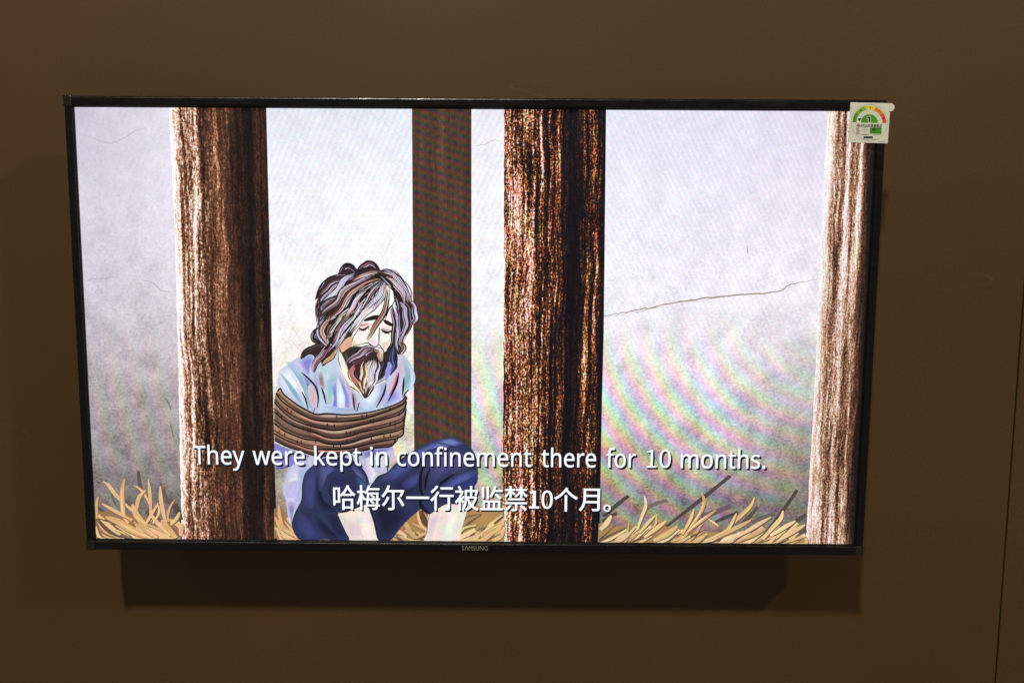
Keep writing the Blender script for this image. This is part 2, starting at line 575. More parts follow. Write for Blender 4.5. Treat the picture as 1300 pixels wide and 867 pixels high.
# ------------------------------------------------------------------ the posts of the picture
def post_material(name, curve, amp, palette, chroma, seed, moir=0.0):
    n = NT(name)
    p = n.pos()
    uvn = n.t.nodes.new('ShaderNodeUVMap')
    u, v, _ = n.sep(uvn.outputs[0])
    off = (seed * 3.7, seed * 1.3, seed * 5.1)
    wob, _ = n.noise(n.scale(p, (14, 1, 9), off), 1, 2, 0.5)
    q = n.comb(n.math('ADD', n.sep(p)[0], n.math('MULTIPLY', n.math('SUBTRACT', wob, 0.5), 0.014)), 0.0, n.sep(p)[2])
    streak, _ = n.noise(n.scale(q, (150, 1, 4), off), 1, 4, 0.65)
    grain, _ = n.noise(n.scale(q, (420, 1, 70), off), 1, 3, 0.65)
    patch, _ = n.noise(n.scale(q, (40, 1, 10), off), 1, 3, 0.55)
    speck, _ = n.noise(n.scale(p, (520, 1, 330), off), 1, 2, 0.7)
    b = n.ramp(u, curve, True)
    a = n.ramp(u, amp, True)
    t = n.math('ADD', n.math('MULTIPLY', n.math('SUBTRACT', streak, 0.5), 2.3), n.math('MULTIPLY', n.math('SUBTRACT', grain, 0.5), 1.15))
    t = n.math('ADD', t, n.math('MULTIPLY', n.math('SUBTRACT', patch, 0.5), 0.7))
    t = n.math('ADD', t, n.math('MULTIPLY', n.math('SUBTRACT', speck, 0.5), 1.7))
    f = n.math('ADD', b, n.math('MULTIPLY', t, a))
    c = n.ramp(f, palette)
    _, hc = n.noise(n.scale(p, (300, 1, 130), off), 1, 1, 0.5)
    _, hb = n.noise(n.scale(p, (50, 1, 24), off), 1, 1, 0.5)
    h1, h2 = n.sep(hc), n.sep(hb)
    o3 = [n.math('ADD', 1.0, n.math('MULTIPLY', n.math('SUBTRACT', n.math('ADD', h1[k], n.math('MULTIPLY', h2[k], 0.8)), 0.9), chroma)) for k in range(3)]
    c = n.mix(1.0, c, n.comb(*o3), 'MULTIPLY')
    if moir:
        x, _, z = n.sep(p)
        z = n.math('SUBTRACT', z, TVZ)
        # the blotches of interference grow longer towards the foot of the post
        zz = n.math('POWER', n.math('ADD', z, 0.42), 1.35)
        ph = n.math('ADD', n.math('MULTIPLY', zz, 460.0), n.math('MULTIPLY', x, 160.0))
        py = n.math('MULTIPLY_ADD', x, 520.0, n.math('MULTIPLY', z, 60.0))
        o3 = []
        for k in (0.0, 2.1, 4.2):
            m1 = n.math('SINE', n.math('ADD', ph, k))
            m2 = n.math('ADD', 0.55, n.math('MULTIPLY', n.math('SINE', n.math('ADD', py, k * 0.3)), 0.45))
            o3.append(n.math('ADD', 1.0, n.math('MULTIPLY', n.math('MULTIPLY', m1, m2), moir * {0.0: 1.15, 2.1: 0.55, 4.2: 0.8}[k])))
        c = n.mix(1.0, c, n.comb(*o3), 'MULTIPLY')
    return n.glow(c)


def interp(edge, y):
    for (x0, y0), (x1, y1) in zip(edge, edge[1:]):
        if y <= y1 or (x1, y1) == edge[-1]:
            return x0 + (x1 - x0) * (y - y0) / (y1 - y0)


def drawn_post(left, right, y0, y1, mat, jit, mirror_top=None):
    d = Drawing(SCREEN_Y)
    y = d.next_y([list(left) + list(right) + [(left[0][0], y0), (right[0][0], y1)]])
    rows, colsn = 130, 10
    v, f, uv = [], [], []
    for r in range(rows + 1):
        py = y0 + (y1 - y0) * r / rows
        xl, xr = interp(left, py), interp(right, py)
        xl += rnd.uniform(-jit, jit) if jit else 0
        for k in range(colsn + 1):
            P = at(xl + (xr - xl) * k / colsn, py, y)
            P.x = max(-HW, min(HW, P.x))
            P.z = max(TVZ - HH, min(TVZ + HH, P.z))
            v.append(tuple(P))
            uv.append((k / colsn, r / rows))
    for r in range(rows):
        for k in range(colsn):
            a = r * (colsn + 1) + k
            f.append((a, a + colsn + 1, a + colsn + 2, a + 1))
    me = bpy.data.meshes.new('drawn_post')
    me.from_pydata(v, [], f)
    ul = me.uv_layers.new(name='UVMap')
    for lp in me.loops:
        ul.data[lp.index].uv = uv[lp.vertex_index]
    return link('drawn_post', me, mat, screen)


WOOD = [(0.02, (13, 10, 16)), (0.22, (38, 24, 20)), (0.42, (80, 49, 36)), (0.55, (130, 80, 56)), (0.68, (204, 150, 116)), (0.80, (250, 226, 204)), (0.92, (255, 250, 252))]
WOOD_DARK = [(0.10, (12, 10, 20)), (0.30, (40, 24, 24)), (0.46, (96, 50, 30)), (0.56, (182, 98, 46)), (0.66, (236, 164, 100)), (0.78, (246, 232, 222)), (0.92, (255, 250, 255))]
WOOD_PALE = [(0.08, (30, 22, 20)), (0.26, (76, 50, 40)), (0.42, (134, 90, 68)), (0.55, (192, 144, 112)), (0.70, (232, 204, 186)), (0.84, (250, 242, 244)), (0.95, (255, 252, 255))]
MID = [(0.2, (52, 38, 34)), (0.5, (84, 60, 50)), (0.8, (112, 82, 68))]

drawn_post([(523, 137), (524.5, 400), (526, 585)], [(598.5, 137), (598.5, 400), (598.5, 585)], 134, 585,
           post_material('lit_back_post', [(0.0, 0.42), (0.5, 0.5), (1.0, 0.38)], [(0.0, 0.28), (1.0, 0.28)], MID, 0.10, 1, 0.62), 0)
P1 = post_material('lit_near_post', [(0.0, 0.94), (0.04, 0.82), (0.10, 0.62), (0.22, 0.60), (0.30, 0.47), (0.36, 0.42), (0.50, 0.42), (0.60, 0.36), (0.70, 0.22), (0.80, 0.10), (0.88, 0.28), (1.0, 0.26)],
                   [(0.0, 0.55), (0.25, 0.75), (0.4, 0.48), (0.6, 0.40), (0.75, 0.28), (0.9, 0.38), (1.0, 0.3)], WOOD, 0.25, 2)
drawn_post([(214, 137), (222, 300), (226, 450), (229, 600), (231, 686)], [(338, 137), (342, 300), (345.5, 450), (349, 600), (352, 686)], 134, 690, P1, 0.5)
P3 = post_material('lit_dark_post', [(0.0, 0.52), (0.08, 0.48), (0.20, 0.44), (0.32, 0.42), (0.40, 0.36), (0.47, 0.16), (0.55, 0.30), (0.62, 0.20), (0.68, 0.10), (0.76, 0.20), (0.84, 0.34), (0.92, 0.32), (0.97, 0.12), (1.0, 0.05)],
                   [(0.0, 0.95), (0.35, 0.98), (0.5, 0.8), (0.7, 0.55), (0.85, 0.85), (0.95, 0.75), (1.0, 0.3)], WOOD_DARK, 0.75, 3)
drawn_post([(640, 137), (640, 350), (639, 500), (637.5, 690)], [(769.5, 137), (766.5, 420), (764, 520), (761, 690)], 134, 692, P3, 0.6)
P4 = post_material('lit_pale_post', [(0.0, 0.82), (0.10, 0.72), (0.20, 0.52), (0.34, 0.42), (0.44, 0.60), (0.52, 0.57), (0.58, 0.32), (0.66, 0.54), (0.72, 0.58), (0.78, 0.30), (0.84, 0.14), (0.90, 0.06), (1.0, 0.0)],
                   [(0.0, 0.35), (0.3, 0.75), (0.5, 0.7), (0.7, 0.65), (0.85, 0.4), (1.0, 0.15)], WOOD_PALE, 0.30, 4)
drawn_post([(1051, 137), (1042, 300), (1036.5, 450), (1028, 600), (1022.5, 695)], [(1116, 137), (1107, 300), (1098, 450), (1091, 600), (1088, 695)], 134, 697, P4, 0.3)

# ------------------------------------------------------------------ straw on the floor of the picture
STRAW = [(228, 184, 130), (236, 194, 140), (216, 170, 116), (232, 190, 142)]
STRAW_R = [(222, 182, 124), (236, 202, 136), (230, 192, 148), (242, 214, 164), (210, 166, 118)]
SHADE = [(112, 90, 74), (98, 80, 68), (132, 106, 84)]
EDGE = (74, 52, 38)
BOT = 684


def bottom(px):                          # the picture's lower edge
    return 682.6 + (px - 122.0) * 0.0078


# long dark shadows and stalks on the plaster
for pts, w, cc in [([(927, 604), (890, 634), (846, 668)], 5.2, (82, 70, 66)), ([(1012, 622), (996, 645), (974, 674)], 5.0, (80, 70, 64)),
                   ([(798, 629), (783, 641), (766, 655)], 5.4, (78, 72, 64)), ([(783, 651), (774, 656), (765, 662)], 5, (84, 74, 66)),
                   ([(847, 635), (830, 640), (815, 650)], 5, (116, 106, 100)), ([(928, 642), (908, 650), (890, 655)], 7, (104, 92, 100)),
                   ([(937, 650), (920, 657), (905, 664)], 4.4, (74, 66, 70)), ([(962, 643), (952, 655), (938, 668)], 5, (92, 78, 72)),
                   ([(984, 652), (968, 657), (954, 663)], 6, (108, 94, 94)), ([(1024, 653), (1010, 662), (996, 670)], 6, (88, 76, 70)),
                   ([(1024, 672), (1008, 674), (1000, 679)], 9, (92, 76, 66)), ([(176, 598), (177, 612), (181, 624)], 5, (92, 84, 86)),
                   ([(204, 613), (206, 626), (212, 640)], 3, (100, 90, 90)), ([(207, 620), (214, 636), (228, 652)], 4.5, (98, 88, 88)),
                   ([(142, 626), (146, 640), (152, 654)], 3.5, (120, 100, 88)), ([(122, 642), (132, 650), (142, 656)], 3.5, (84, 72, 72)),
                   ([(139, 634), (146, 644), (152, 650)], 3, (150, 142, 140)), ([(222, 640), (226, 650), (230, 660)], 8, (84, 74, 70)),
                   ([(186, 648), (196, 655), (206, 668)], 9, (96, 80, 68)), ([(160, 640), (170, 648), (176, 660)], 6, (104, 84, 70))]:
    d = Drawing(SCREEN_Y)
    d.stroke(cc, pts, w, 0.9, 0.7)
    d.build('drawn_shadow_stalk', INK, screen)


def blade(pts, w, pal=STRAW, edge=True):
    if edge:
        q = [(x + 0.9, y + 1.2) for x, y in pts]
        d.stroke(rnd.choice(SHADE), q, w * 1.05, 0.45, 0.5)
    d.stroke(rnd.choice(pal), pts, w, 0.35, 0.75)
    if w > 3.2:
        q = [(x - 0.5, y - 0.4) for x, y in pts[1:]]
        d.stroke(tuple(min(255, v + 12) for v in rnd.choice(pal)), q, w * 0.4, 0.3, 0.4)


def tangle(x0, x1, ytop, angle, spread, n, length, pal, wmin=2.4, wmax=5.5):
    for k in range(n):
        t = (k + 0.5) / n
        x = x0 + (x1 - x0) * rnd.random()
        y = ytop + (bottom(x) + 2 - ytop) * math.sqrt(t)
        a = math.radians(angle + rnd.uniform(-spread, spread))
        L = rnd.uniform(*length)
        cv = rnd.uniform(-4, 4)
        p0 = (x - math.cos(a) * L / 2, y - math.sin(a) * L / 2)
        p2 = (x + math.cos(a) * L / 2, y + math.sin(a) * L / 2)
        p1 = (x + cv * math.sin(a), y - cv * math.cos(a))
        pts = [(min(max(q[0], x0 - 1), x1 + 1), min(q[1], bottom(q[0]) + 1)) for q in (p0, p1, p2)]
        if abs(pts[0][0] - pts[2][0]) + abs(pts[0][1] - pts[2][1]) < 5:
            continue
        if rnd.random() < 0.28:
            d.stroke(rnd.choice(SHADE), pts, rnd.uniform(1.5, 3.5), 0.5, 0.5)
        else:
            blade(pts, rnd.uniform(wmin, wmax), pal)


# left heap: stems lean down to the right
d = Drawing(SCREEN_Y)
d.fill((148, 116, 84), [(122, 684), (120, 652), (135, 648), (160, 650), (180, 655), (205, 662), (228, 662), (231, 684)], False)
tangle(123, 228, 662, 33, 10, 26, (30, 75), STRAW, 3, 7)
for pts, w in [([(131, 611), (138, 616), (146, 627), (156, 637), (168, 648)], 4.6), ([(158, 608), (155, 622), (155, 636), (157, 654), (163, 664)], 6.2),
               ([(169, 616), (177, 620), (184, 628), (190, 640)], 3.6), ([(185, 622), (177, 630), (174, 640), (172, 656)], 5.0),
               ([(188, 608), (190, 622), (191, 640), (191, 662)], 4.2), ([(203.5, 617), (204, 632), (207, 650), (211, 666)], 5.2),
               ([(201, 638), (195, 648), (188, 660), (184, 666)], 3.8), ([(200, 640), (202, 650), (194, 664)], 3.0),
               ([(222, 634), (216, 643), (213, 654), (214, 662)], 3.0), ([(228, 650), (224, 658), (217, 666)], 4.6),
               ([(129, 639), (140, 645), (152, 652), (168, 660)], 4.4), ([(125, 630), (122.5, 640), (123, 658)], 3.4),
               ([(134, 656), (150, 662), (170, 674), (196, 684)], 9), ([(168, 640), (174, 655), (186, 668)], 8),
               ([(176, 662), (186, 672), (200, 683)], 8), ([(205, 660), (214, 672), (224, 683)], 8), ([(190, 650), (200, 664), (216, 680)], 5)]:
    blade(pts, w)
# behind the man, beside the near post
d.build('drawn_straw', INK, screen)
d = Drawing(SCREEN_Y)
d.fill((150, 118, 82), [(348, 683), (348, 646), (356, 642), (366, 655), (374, 668), (384, 684)], False)
tangle(350, 386, 655, 48, 16, 10, (18, 40), STRAW, 3, 6)
blade([(354, 641), (355, 655), (360, 672)], 4.5)
blade([(352, 660), (362, 672), (380, 683)], 6)
# between the shins
d.build('drawn_straw', INK, screen)
d = Drawing(SCREEN_Y)
d.fill((168, 130, 86), [(493, 687), (512, 666), (528, 648), (548, 650), (545, 687)], False)
tangle(494, 546, 664, 30, 30, 14, (18, 40), STRAW_R, 3, 6)
d.stroke((98, 70, 52), [(534, 648), (538, 660), (544, 668)], 8, 0.8, 0.6)
blade([(531, 644), (531, 656), (536, 668), (544, 674)], 3.4, STRAW_R)
blade([(512, 662), (519, 674), (528, 682), (542, 676)], 3.6, STRAW_R)
# right of the man: stems lean up to the right
d.build('drawn_straw', INK, screen)
d = Drawing(SCREEN_Y)
d.fill((176, 138, 90), [(580, 687), (588, 654), (600, 640), (620, 646), (639, 644), (640, 687)], False)
tangle(584, 639, 655, -36, 14, 22, (24, 52), STRAW_R, 3, 7)
d.build('drawn_straw', INK, screen)
d = Drawing(SCREEN_Y)
d.fill((170, 132, 86), [(759, 689), (760, 664), (790, 668), (830, 666), (870, 672), (920, 676), (980, 680), (1024, 684), (1024, 692)], False)
tangle(762, 1022, 677, -35, 14, 54, (26, 62), STRAW_R, 3, 6.5)
for pts, w in [([(818, 629), (820, 641), (815, 655), (809, 672)], 4.2), ([(891, 625), (894, 637), (889, 651), (876, 670)], 4.6),
               ([(881, 646), (876, 660), (866, 678)], 4.0), ([(832, 654), (822, 664), (812, 676)], 4.0), ([(833, 652), (833, 662), (829, 670)], 2.8),
               ([(798, 663), (797, 672), (793, 680)], 3.0), ([(776, 654), (770, 664), (762, 672)], 6.5), ([(846, 661), (834, 670), (818, 682)], 5),
               ([(958, 631), (953, 642), (943, 652), (930, 664), (920, 676)], 4.6), ([(935, 651), (930, 662), (924, 674)], 3.8),
               ([(909, 647), (898, 655), (886, 664), (872, 676)], 4.4), ([(953, 660), (940, 667), (922, 676), (906, 684)], 5),
               ([(979, 656), (965, 664), (950, 673), (930, 684)], 5.2), ([(994, 648), (991, 658), (982, 668), (968, 684)], 5.6),
               ([(1010, 661), (994, 670), (978, 680)], 5.2), ([(1022, 666), (1006, 675), (990, 685)], 5.6), ([(972, 671), (955, 679), (938, 686)], 5),
               ([(899, 659), (906, 663), (912, 668)], 3), ([(800, 676), (790, 682), (782, 687)], 8), ([(860, 668), (846, 678), (830, 686)], 7)]:
    blade(pts, w, STRAW_R)
d.build('drawn_straw', INK, screen)

# ------------------------------------------------------------------ the drawn man: clothes and legs
BLK = (20, 16, 24)
d = Drawing(SCREEN_Y)
SH = [(196, 206, 232), (150, 150, 216), (150, 196, 206), (216, 180, 206), (236, 246, 252), (174, 170, 224)]
d.fill((200, 208, 232), [(355, 473), (365, 463), (381, 452), (400, 446), (425, 440), (460, 470), (500, 452), (510, 450), (521, 462), (527, 477), (525, 489), (519, 497), (514, 505), (512, 530), (440, 545), (380, 535), (358, 505), (352, 487)])
for cc, pts in [((240, 248, 252), [(355, 474), (366, 466), (374, 478), (384, 496), (372, 500), (360, 490)]),
                ((124, 178, 190), [(356, 474), (368, 486), (378, 500), (388, 518), (380, 512), (370, 498), (362, 485)]),
                ((240, 246, 253), [(368, 463), (376, 470), (388, 484), (392, 500), (388, 505), (380, 490), (372, 476)]),
                ((142, 184, 204), [(366, 463), (380, 468), (388, 480), (396, 500), (398, 520), (392, 520), (386, 498), (376, 478)]),
                ((132, 136, 212), [(381, 458), (392, 450), (398, 456), (394, 466), (392, 476), (386, 470)]),
                ((128, 124, 200), [(384, 474), (394, 484), (400, 498), (400, 520), (394, 516), (392, 500)]),
                ((176, 168, 222), [(398, 470), (404, 480), (406, 500), (404, 522), (399, 520), (402, 500)]),
                ((222, 176, 190), [(392, 492), (398, 490), (402, 504), (400, 518), (394, 510)]),
                ((196, 214, 226), [(400, 460), (415, 460), (425, 470), (420, 490), (412, 480), (404, 475)]),
                ((146, 200, 204), [(414, 488), (424, 474), (432, 480), (424, 500), (416, 512)]),
                ((130, 134, 208), [(421, 490), (427, 486), (430, 505), (428, 522), (421, 522), (424, 506)]),
                ((240, 246, 252), [(428, 484), (434, 488), (438, 512), (434, 522), (429, 518)]),
                ((142, 140, 214), [(430, 478), (438, 486), (444, 502), (444, 522), (438, 520), (438, 504)]),
                ((206, 170, 208), [(438, 470), (446, 480), (450, 492), (444, 500), (438, 488)]),
                ((164, 190, 214), [(416, 516), (440, 518), (460, 514), (470, 520), (440, 526), (416, 526)]),
                ((176, 176, 226), [(480, 486), (490, 480), (494, 500), (484, 516), (474, 518), (478, 502)]),
                ((232, 240, 250), [(468, 498), (478, 488), (482, 496), (474, 512), (464, 518), (460, 508)]),
                ((228, 180, 208), [(494, 484), (504, 470), (510, 452), (514, 462), (510, 480), (500, 500), (492, 512)]),
                ((158, 160, 220), [(486, 516), (494, 500), (502, 494), (506, 504), (496, 514)]),
                ((150, 180, 186), [(512, 456), (521, 464), (524, 478), (518, 494), (514, 502), (512, 490), (514, 474)]),
                ((206, 232, 240), [(520, 466), (526, 477), (524, 490), (520, 494), (522, 480)]),
                ((150, 130, 130), [(404, 475), (409, 474), (412, 488), (412, 494), (406, 490)]),
                ((168, 140, 150), [(445, 498), (449, 497), (453, 508), (452, 520), (448, 516)])]:
    d.soft(cc, (200, 208, 232), pts, 4)
# open collar
d.fill((252, 242, 224), [(430, 446), (434, 450), (438, 462), (444, 476), (453, 488), (460, 499), (457, 500), (446, 493), (442, 486), (436, 476), (431, 466), (429, 455)])
d.fill((250, 236, 236), [(476, 488), (484, 483), (492, 480), (490, 484), (480, 488)])
d.fill((236, 184, 150), [(430, 436), (436, 430), (446, 426), (449, 434), (446, 440), (437, 450), (433, 449)])
for pts, w in [([(383, 473), (391, 480), (400, 490), (404, 504), (403, 517)], 2.6), ([(383, 497), (388, 507), (391, 520)], 2.0), ([(408, 492), (411, 500), (414, 513)], 2.4),
               ([(400, 517), (398, 524)], 2.4), ([(448, 500), (449, 512), (451, 522)], 2.0), ([(456, 511), (453, 522)], 3.2), ([(490, 487), (487, 500), (478, 517)], 2.6),
               ([(506, 473), (503, 488), (493, 509)], 3.0), ([(513, 478), (512, 490), (511, 502)], 2.6), ([(519, 494), (514, 500), (511, 505)], 1.6),
               ([(443, 490), (449, 493), (457, 499)], 1.4), ([(476, 488), (484, 484), (491, 480)], 1.2), ([(430, 446), (430, 458), (434, 470)], 1.0)]:
    d.stroke(BLK, pts, w, 0.4, 0.4)
d.stroke((186, 104, 96), [(504, 475), (500, 490), (493, 504)], 1.5)
# shirt tails under the rope
d.fill((138, 130, 202), [(348, 562), (366, 570), (392, 578), (396, 586), (374, 592), (349, 595)], False)
d.stroke((60, 50, 80), [(350, 595), (360, 594), (366, 592)], 1.3)
d.fill((196, 196, 226), [(361, 612), (366, 596), (378, 586), (398, 578), (420, 574), (470, 574), (497, 566), (500, 580), (494, 592), (493, 600), (478, 608), (471, 620), (462, 604), (440, 592), (400, 592), (388, 604), (384, 618), (383, 634), (375, 650), (371, 668), (366, 656), (363, 636), (359, 622)])
for cc, pts in [((226, 226, 242), [(366, 604), (376, 594), (380, 600), (376, 626), (370, 642), (364, 628)]),
                ((196, 184, 232), [(362, 616), (378, 610), (384, 612), (378, 628), (364, 630)]),
                ((168, 186, 214), [(380, 594), (392, 586), (386, 602), (382, 630), (376, 640), (378, 616)]),
                ((140, 140, 200), [(366, 640), (374, 640), (372, 654), (370, 664)]),
                ((112, 110, 190), [(458, 574), (480, 570), (496, 568), (490, 574), (474, 578), (462, 582)]),
                ((232, 236, 246), [(466, 584), (478, 580), (490, 584), (486, 596), (476, 606), (472, 614), (468, 602)]),
                ((190, 206, 226), [(470, 580), (480, 588), (484, 600), (476, 598)])]:
    d.soft(cc, (196, 196, 226), pts, 4)
d.stroke(BLK, [(491, 590), (492, 596), (493, 601)], 1.6)
shirt = d.build('drawn_shirt', INK, screen)

d = Drawing(SCREEN_Y)
SKIN = (238, 226, 218)
d.fill(SKIN, [(427, 650), (434, 668), (443, 685.2), (481, 685.4), (475.5, 665), (469, 642), (460, 636), (445, 640)], False)
d.soft((226, 206, 208), SKIN, [(430, 655), (446, 660), (462, 672), (468, 684), (446, 684), (437, 670)])
d.soft((240, 240, 238), SKIN, [(452, 645), (466, 645), (472, 664), (477, 684), (464, 684), (458, 664)])
d.build('drawn_shin', INK, screen)
d = Drawing(SCREEN_Y)
d.fill((240, 228, 214), [(543, 656), (542, 670), (538, 686.0), (583, 686.3), (587, 668), (593, 648), (596, 636), (572, 634), (550, 640)], False)
d.soft((220, 208, 210), SKIN, [(546, 656), (556, 652), (552, 672), (548, 684), (541, 684)])
d.soft((246, 242, 226), SKIN, [(570, 645), (582, 645), (578, 668), (573, 684), (562, 684), (566, 664)])
d.stroke(BLK, [(546, 652), (543, 662), (542, 674), (538, 685)], 1.0)
d.build('drawn_shin', INK, screen)

d = Drawing(SCREEN_Y)
NAVY = (46, 53, 88)
d.fill(NAVY, [(398, 590), (412, 581), (430, 579), (448, 584), (460, 594), (467, 606), (470, 622), (473, 636), (462, 641), (450, 646), (438, 650), (428, 651), (433, 663), (438, 674), (443.5, 684.9), (428, 684.7), (405, 684.6), (382, 684.3), (374, 675), (371, 662), (375, 650), (383, 635), (384, 615), (388, 600)], True, 3)
d.fill(NAVY, [(470, 618), (474, 612), (480, 604), (492, 599), (500, 590), (515, 578), (530, 569), (545, 562), (558, 557), (572, 555), (588, 561), (600, 571), (606, 586), (606.5, 604), (603, 616), (600, 634), (584, 640), (566, 640), (550, 650), (546, 652), (541, 647), (536, 645), (522, 656), (508, 669), (494, 685.2), (481, 685.2), (476, 665), (469, 640)], True, 3)
for cc, pts in [((62, 66, 140), [(388, 604), (398, 594), (404, 604), (400, 626), (396, 650), (388, 640), (386, 620)]),
                ((40, 44, 96), [(372, 664), (382, 650), (396, 648), (400, 664), (396, 682), (380, 682)]),
                ((56, 62, 132), [(380, 652), (392, 660), (402, 676), (404, 684), (390, 684), (378, 668)]),
                ((24, 26, 58), [(403, 606), (407, 614), (408, 632), (416, 642), (428, 650), (418, 650), (406, 644), (401, 626)]),
                ((26, 28, 66), [(400, 656), (410, 662), (424, 676), (436, 684), (420, 684), (406, 672)]),
                ((30, 34, 76), [(426, 652), (431, 664), (440, 682), (430, 682), (418, 664), (414, 652)]),
                ((76, 84, 156), [(404, 596), (416, 586), (428, 586), (426, 596), (414, 606), (408, 622)]),
                ((40, 44, 96), [(420, 606), (434, 596), (448, 598), (456, 610), (456, 630), (440, 640), (424, 636)]),
                ((92, 92, 176), [(444, 590), (456, 596), (464, 608), (466, 622), (458, 616), (452, 602)]),
                ((52, 84, 150), [(452, 604), (464, 612), (467, 622), (458, 624)]),
                ((26, 28, 62), [(470, 640), (482, 636), (504, 642), (520, 652), (508, 667), (494, 684), (482, 684), (476, 662)]),
                ((70, 78, 168), [(484, 606), (500, 594), (516, 582), (532, 574), (532, 586), (514, 600), (496, 610)]),
                ((92, 104, 196), [(520, 578), (540, 566), (560, 559), (574, 558), (586, 564), (570, 566), (546, 574), (530, 584)]),
                ((110, 124, 212), [(556, 560), (572, 556), (586, 562), (578, 566), (564, 564)]),
                ((76, 70, 140), [(540, 578), (560, 570), (582, 572), (596, 582), (590, 596), (566, 602), (546, 612)]),
                ((34, 36, 78), [(500, 612), (520, 604), (534, 606), (530, 626), (512, 636), (492, 630)]),
                ((58, 66, 158), [(512, 612), (526, 602), (536, 600), (532, 612), (518, 620)]),
                ((76, 88, 186), [(562, 618), (580, 604), (600, 598), (605, 602), (600, 608), (582, 614), (568, 622)]),
                ((40, 52, 140), [(584, 616), (604, 604), (604, 614), (594, 620)]),
                ((40, 42, 92), [(556, 622), (580, 622), (600, 622), (596, 634), (572, 638), (556, 640)])]:
    cc = tuple(cc[j] * 0.72 + (cc[0] + cc[1] + cc[2]) / 3 * 0.24 for j in range(3))
    d.soft(cc, NAVY, pts, 5)
for cc, pts, w in [(BLK, [(538, 590), (534, 604), (534, 622), (540, 634)], 4), (BLK, [(546, 594), (541, 608), (540, 622)], 3.2), ((20, 20, 44), [(576, 602), (562, 612), (552, 622)], 3.4),
                   ((20, 20, 46), [(536, 628), (534, 640), (540, 648), (546, 652)], 5), (BLK, [(398, 590), (388, 600), (384, 615), (383, 634), (375, 650), (371, 662)], 1.0),
                   (BLK, [(428, 651), (440, 649), (452, 644), (464, 640)], 1.8), (BLK, [(428, 651), (434, 666), (443, 684)], 1.4), (BLK, [(469, 640), (476, 664), (481, 684)], 1.4),
                   ((24, 24, 52), [(450, 588), (462, 598), (468, 612), (471, 622)], 1.0), ((24, 24, 52), [(472, 616), (480, 605), (493, 600)], 1.2),
                   ((32, 32, 66), [(420, 612), (419, 624), (422, 636)], 3)]:
    d.stroke(cc, pts, w, 0.4, 0.4)
d.build('drawn_trousers', INK, screen)

# rope wound round the chest
d = Drawing(SCREEN_Y)
L = [[(352, 497), (356, 493), (360, 500), (375, 512), (390, 521), (402, 526), (415, 525), (440, 526.5), (470, 523), (495, 516), (510, 509), (515, 502)],
     [(350, 499), (358, 509), (370, 518), (385, 527), (400, 533), (420, 535), (440, 534.5), (460, 532), (480, 526), (500, 519), (513, 512), (516.5, 504)],
     [(348, 510), (357, 520), (370, 531), (385, 537.5), (396, 541), (410, 544), (425, 546), (440, 544), (460, 539), (485, 533), (505, 527), (513, 521), (516, 512)],
     [(348, 522), (358, 531), (372, 540), (386, 545), (400, 549), (415, 555), (430, 556), (445, 553), (460, 548), (480, 544), (505, 537), (513.5, 531), (515, 522)],
     [(348, 537), (358, 545), (372, 552), (388, 557.5), (402, 559), (415, 563), (430, 564), (445, 562), (460, 557), (480, 552), (500, 548), (512, 543), (513, 533)],
     [(348, 550), (360, 557), (375, 563), (392, 569), (410, 570.5), (430, 570.5), (450, 568), (470, 563), (490, 559), (505, 556), (512, 551), (512, 544)],
     [(349, 559), (365, 567), (380, 572), (395, 577), (410, 579), (435, 577), (455, 573), (475, 569), (494, 567), (500, 563), (502, 557)]]
ROPE = [(172, 140, 114), (150, 116, 96), (164, 128, 112), (128, 98, 84), (176, 136, 110), (140, 104, 88)]
ROPE_D = [(112, 84, 72), (98, 68, 60), (104, 78, 70), (92, 70, 62), (116, 82, 70), (96, 70, 62)]
for k in range(6):
    a, b = smooth_path(L[k], False, 4), smooth_path(L[k + 1], False, 4)
    d.fill(ROPE[k], a + b[::-1], False)
    mid = []
    for i in range(0, 25):
        pa, pb = a[i * (len(a) - 1) // 24], b[i * (len(b) - 1) // 24]
        mid.append((pa[0] * 0.32 + pb[0] * 0.68, pa[1] * 0.32 + pb[1] * 0.68))
    d.stroke(tuple(v * 0.85 for v in ROPE_D[k]), mid, 4.2, 0.6, 0.5, smooth=False)
    hi = []
    for i in range(4, 22):
        pa, pb = a[i * (len(a) - 1) // 24], b[i * (len(b) - 1) // 24]
        hi.append((pa[0] * 0.74 + pb[0] * 0.26, pa[1] * 0.74 + pb[1] * 0.26))
    s = rnd.randint(0, 7)
    d.stroke(rnd.choice([(212, 150, 134), (204, 138, 124), (196, 168, 152)]), hi[s:s + 9], 2.4, 0.2, 0.2, smooth=False)
for k in range(7):
    d.stroke((22, 13, 18), L[k], 2.3, 0.8, 0.8)
for x, y in [(365, 519), (370, 523), (353, 525), (358, 529), (385, 543), (391, 546), (394, 547), (355, 548), (362, 551), (378, 560), (383, 561), (416, 539), (425, 540), (428, 529), (401, 560),
             (424, 566), (460, 528), (466, 527), (471, 534), (474, 535), (496, 519), (507, 526), (440, 549), (445, 549), (451, 548), (496, 538), (502, 538), (488, 554), (496, 553), (441, 560), (472, 557), (433, 565)]:
    d.stroke((30, 18, 22), [(x, y - 2), (x - 0.6, y), (x - 0.2, y + 3)], 1.5, 0.7, 0.4)
d.build('drawn_rope', INK, screen)

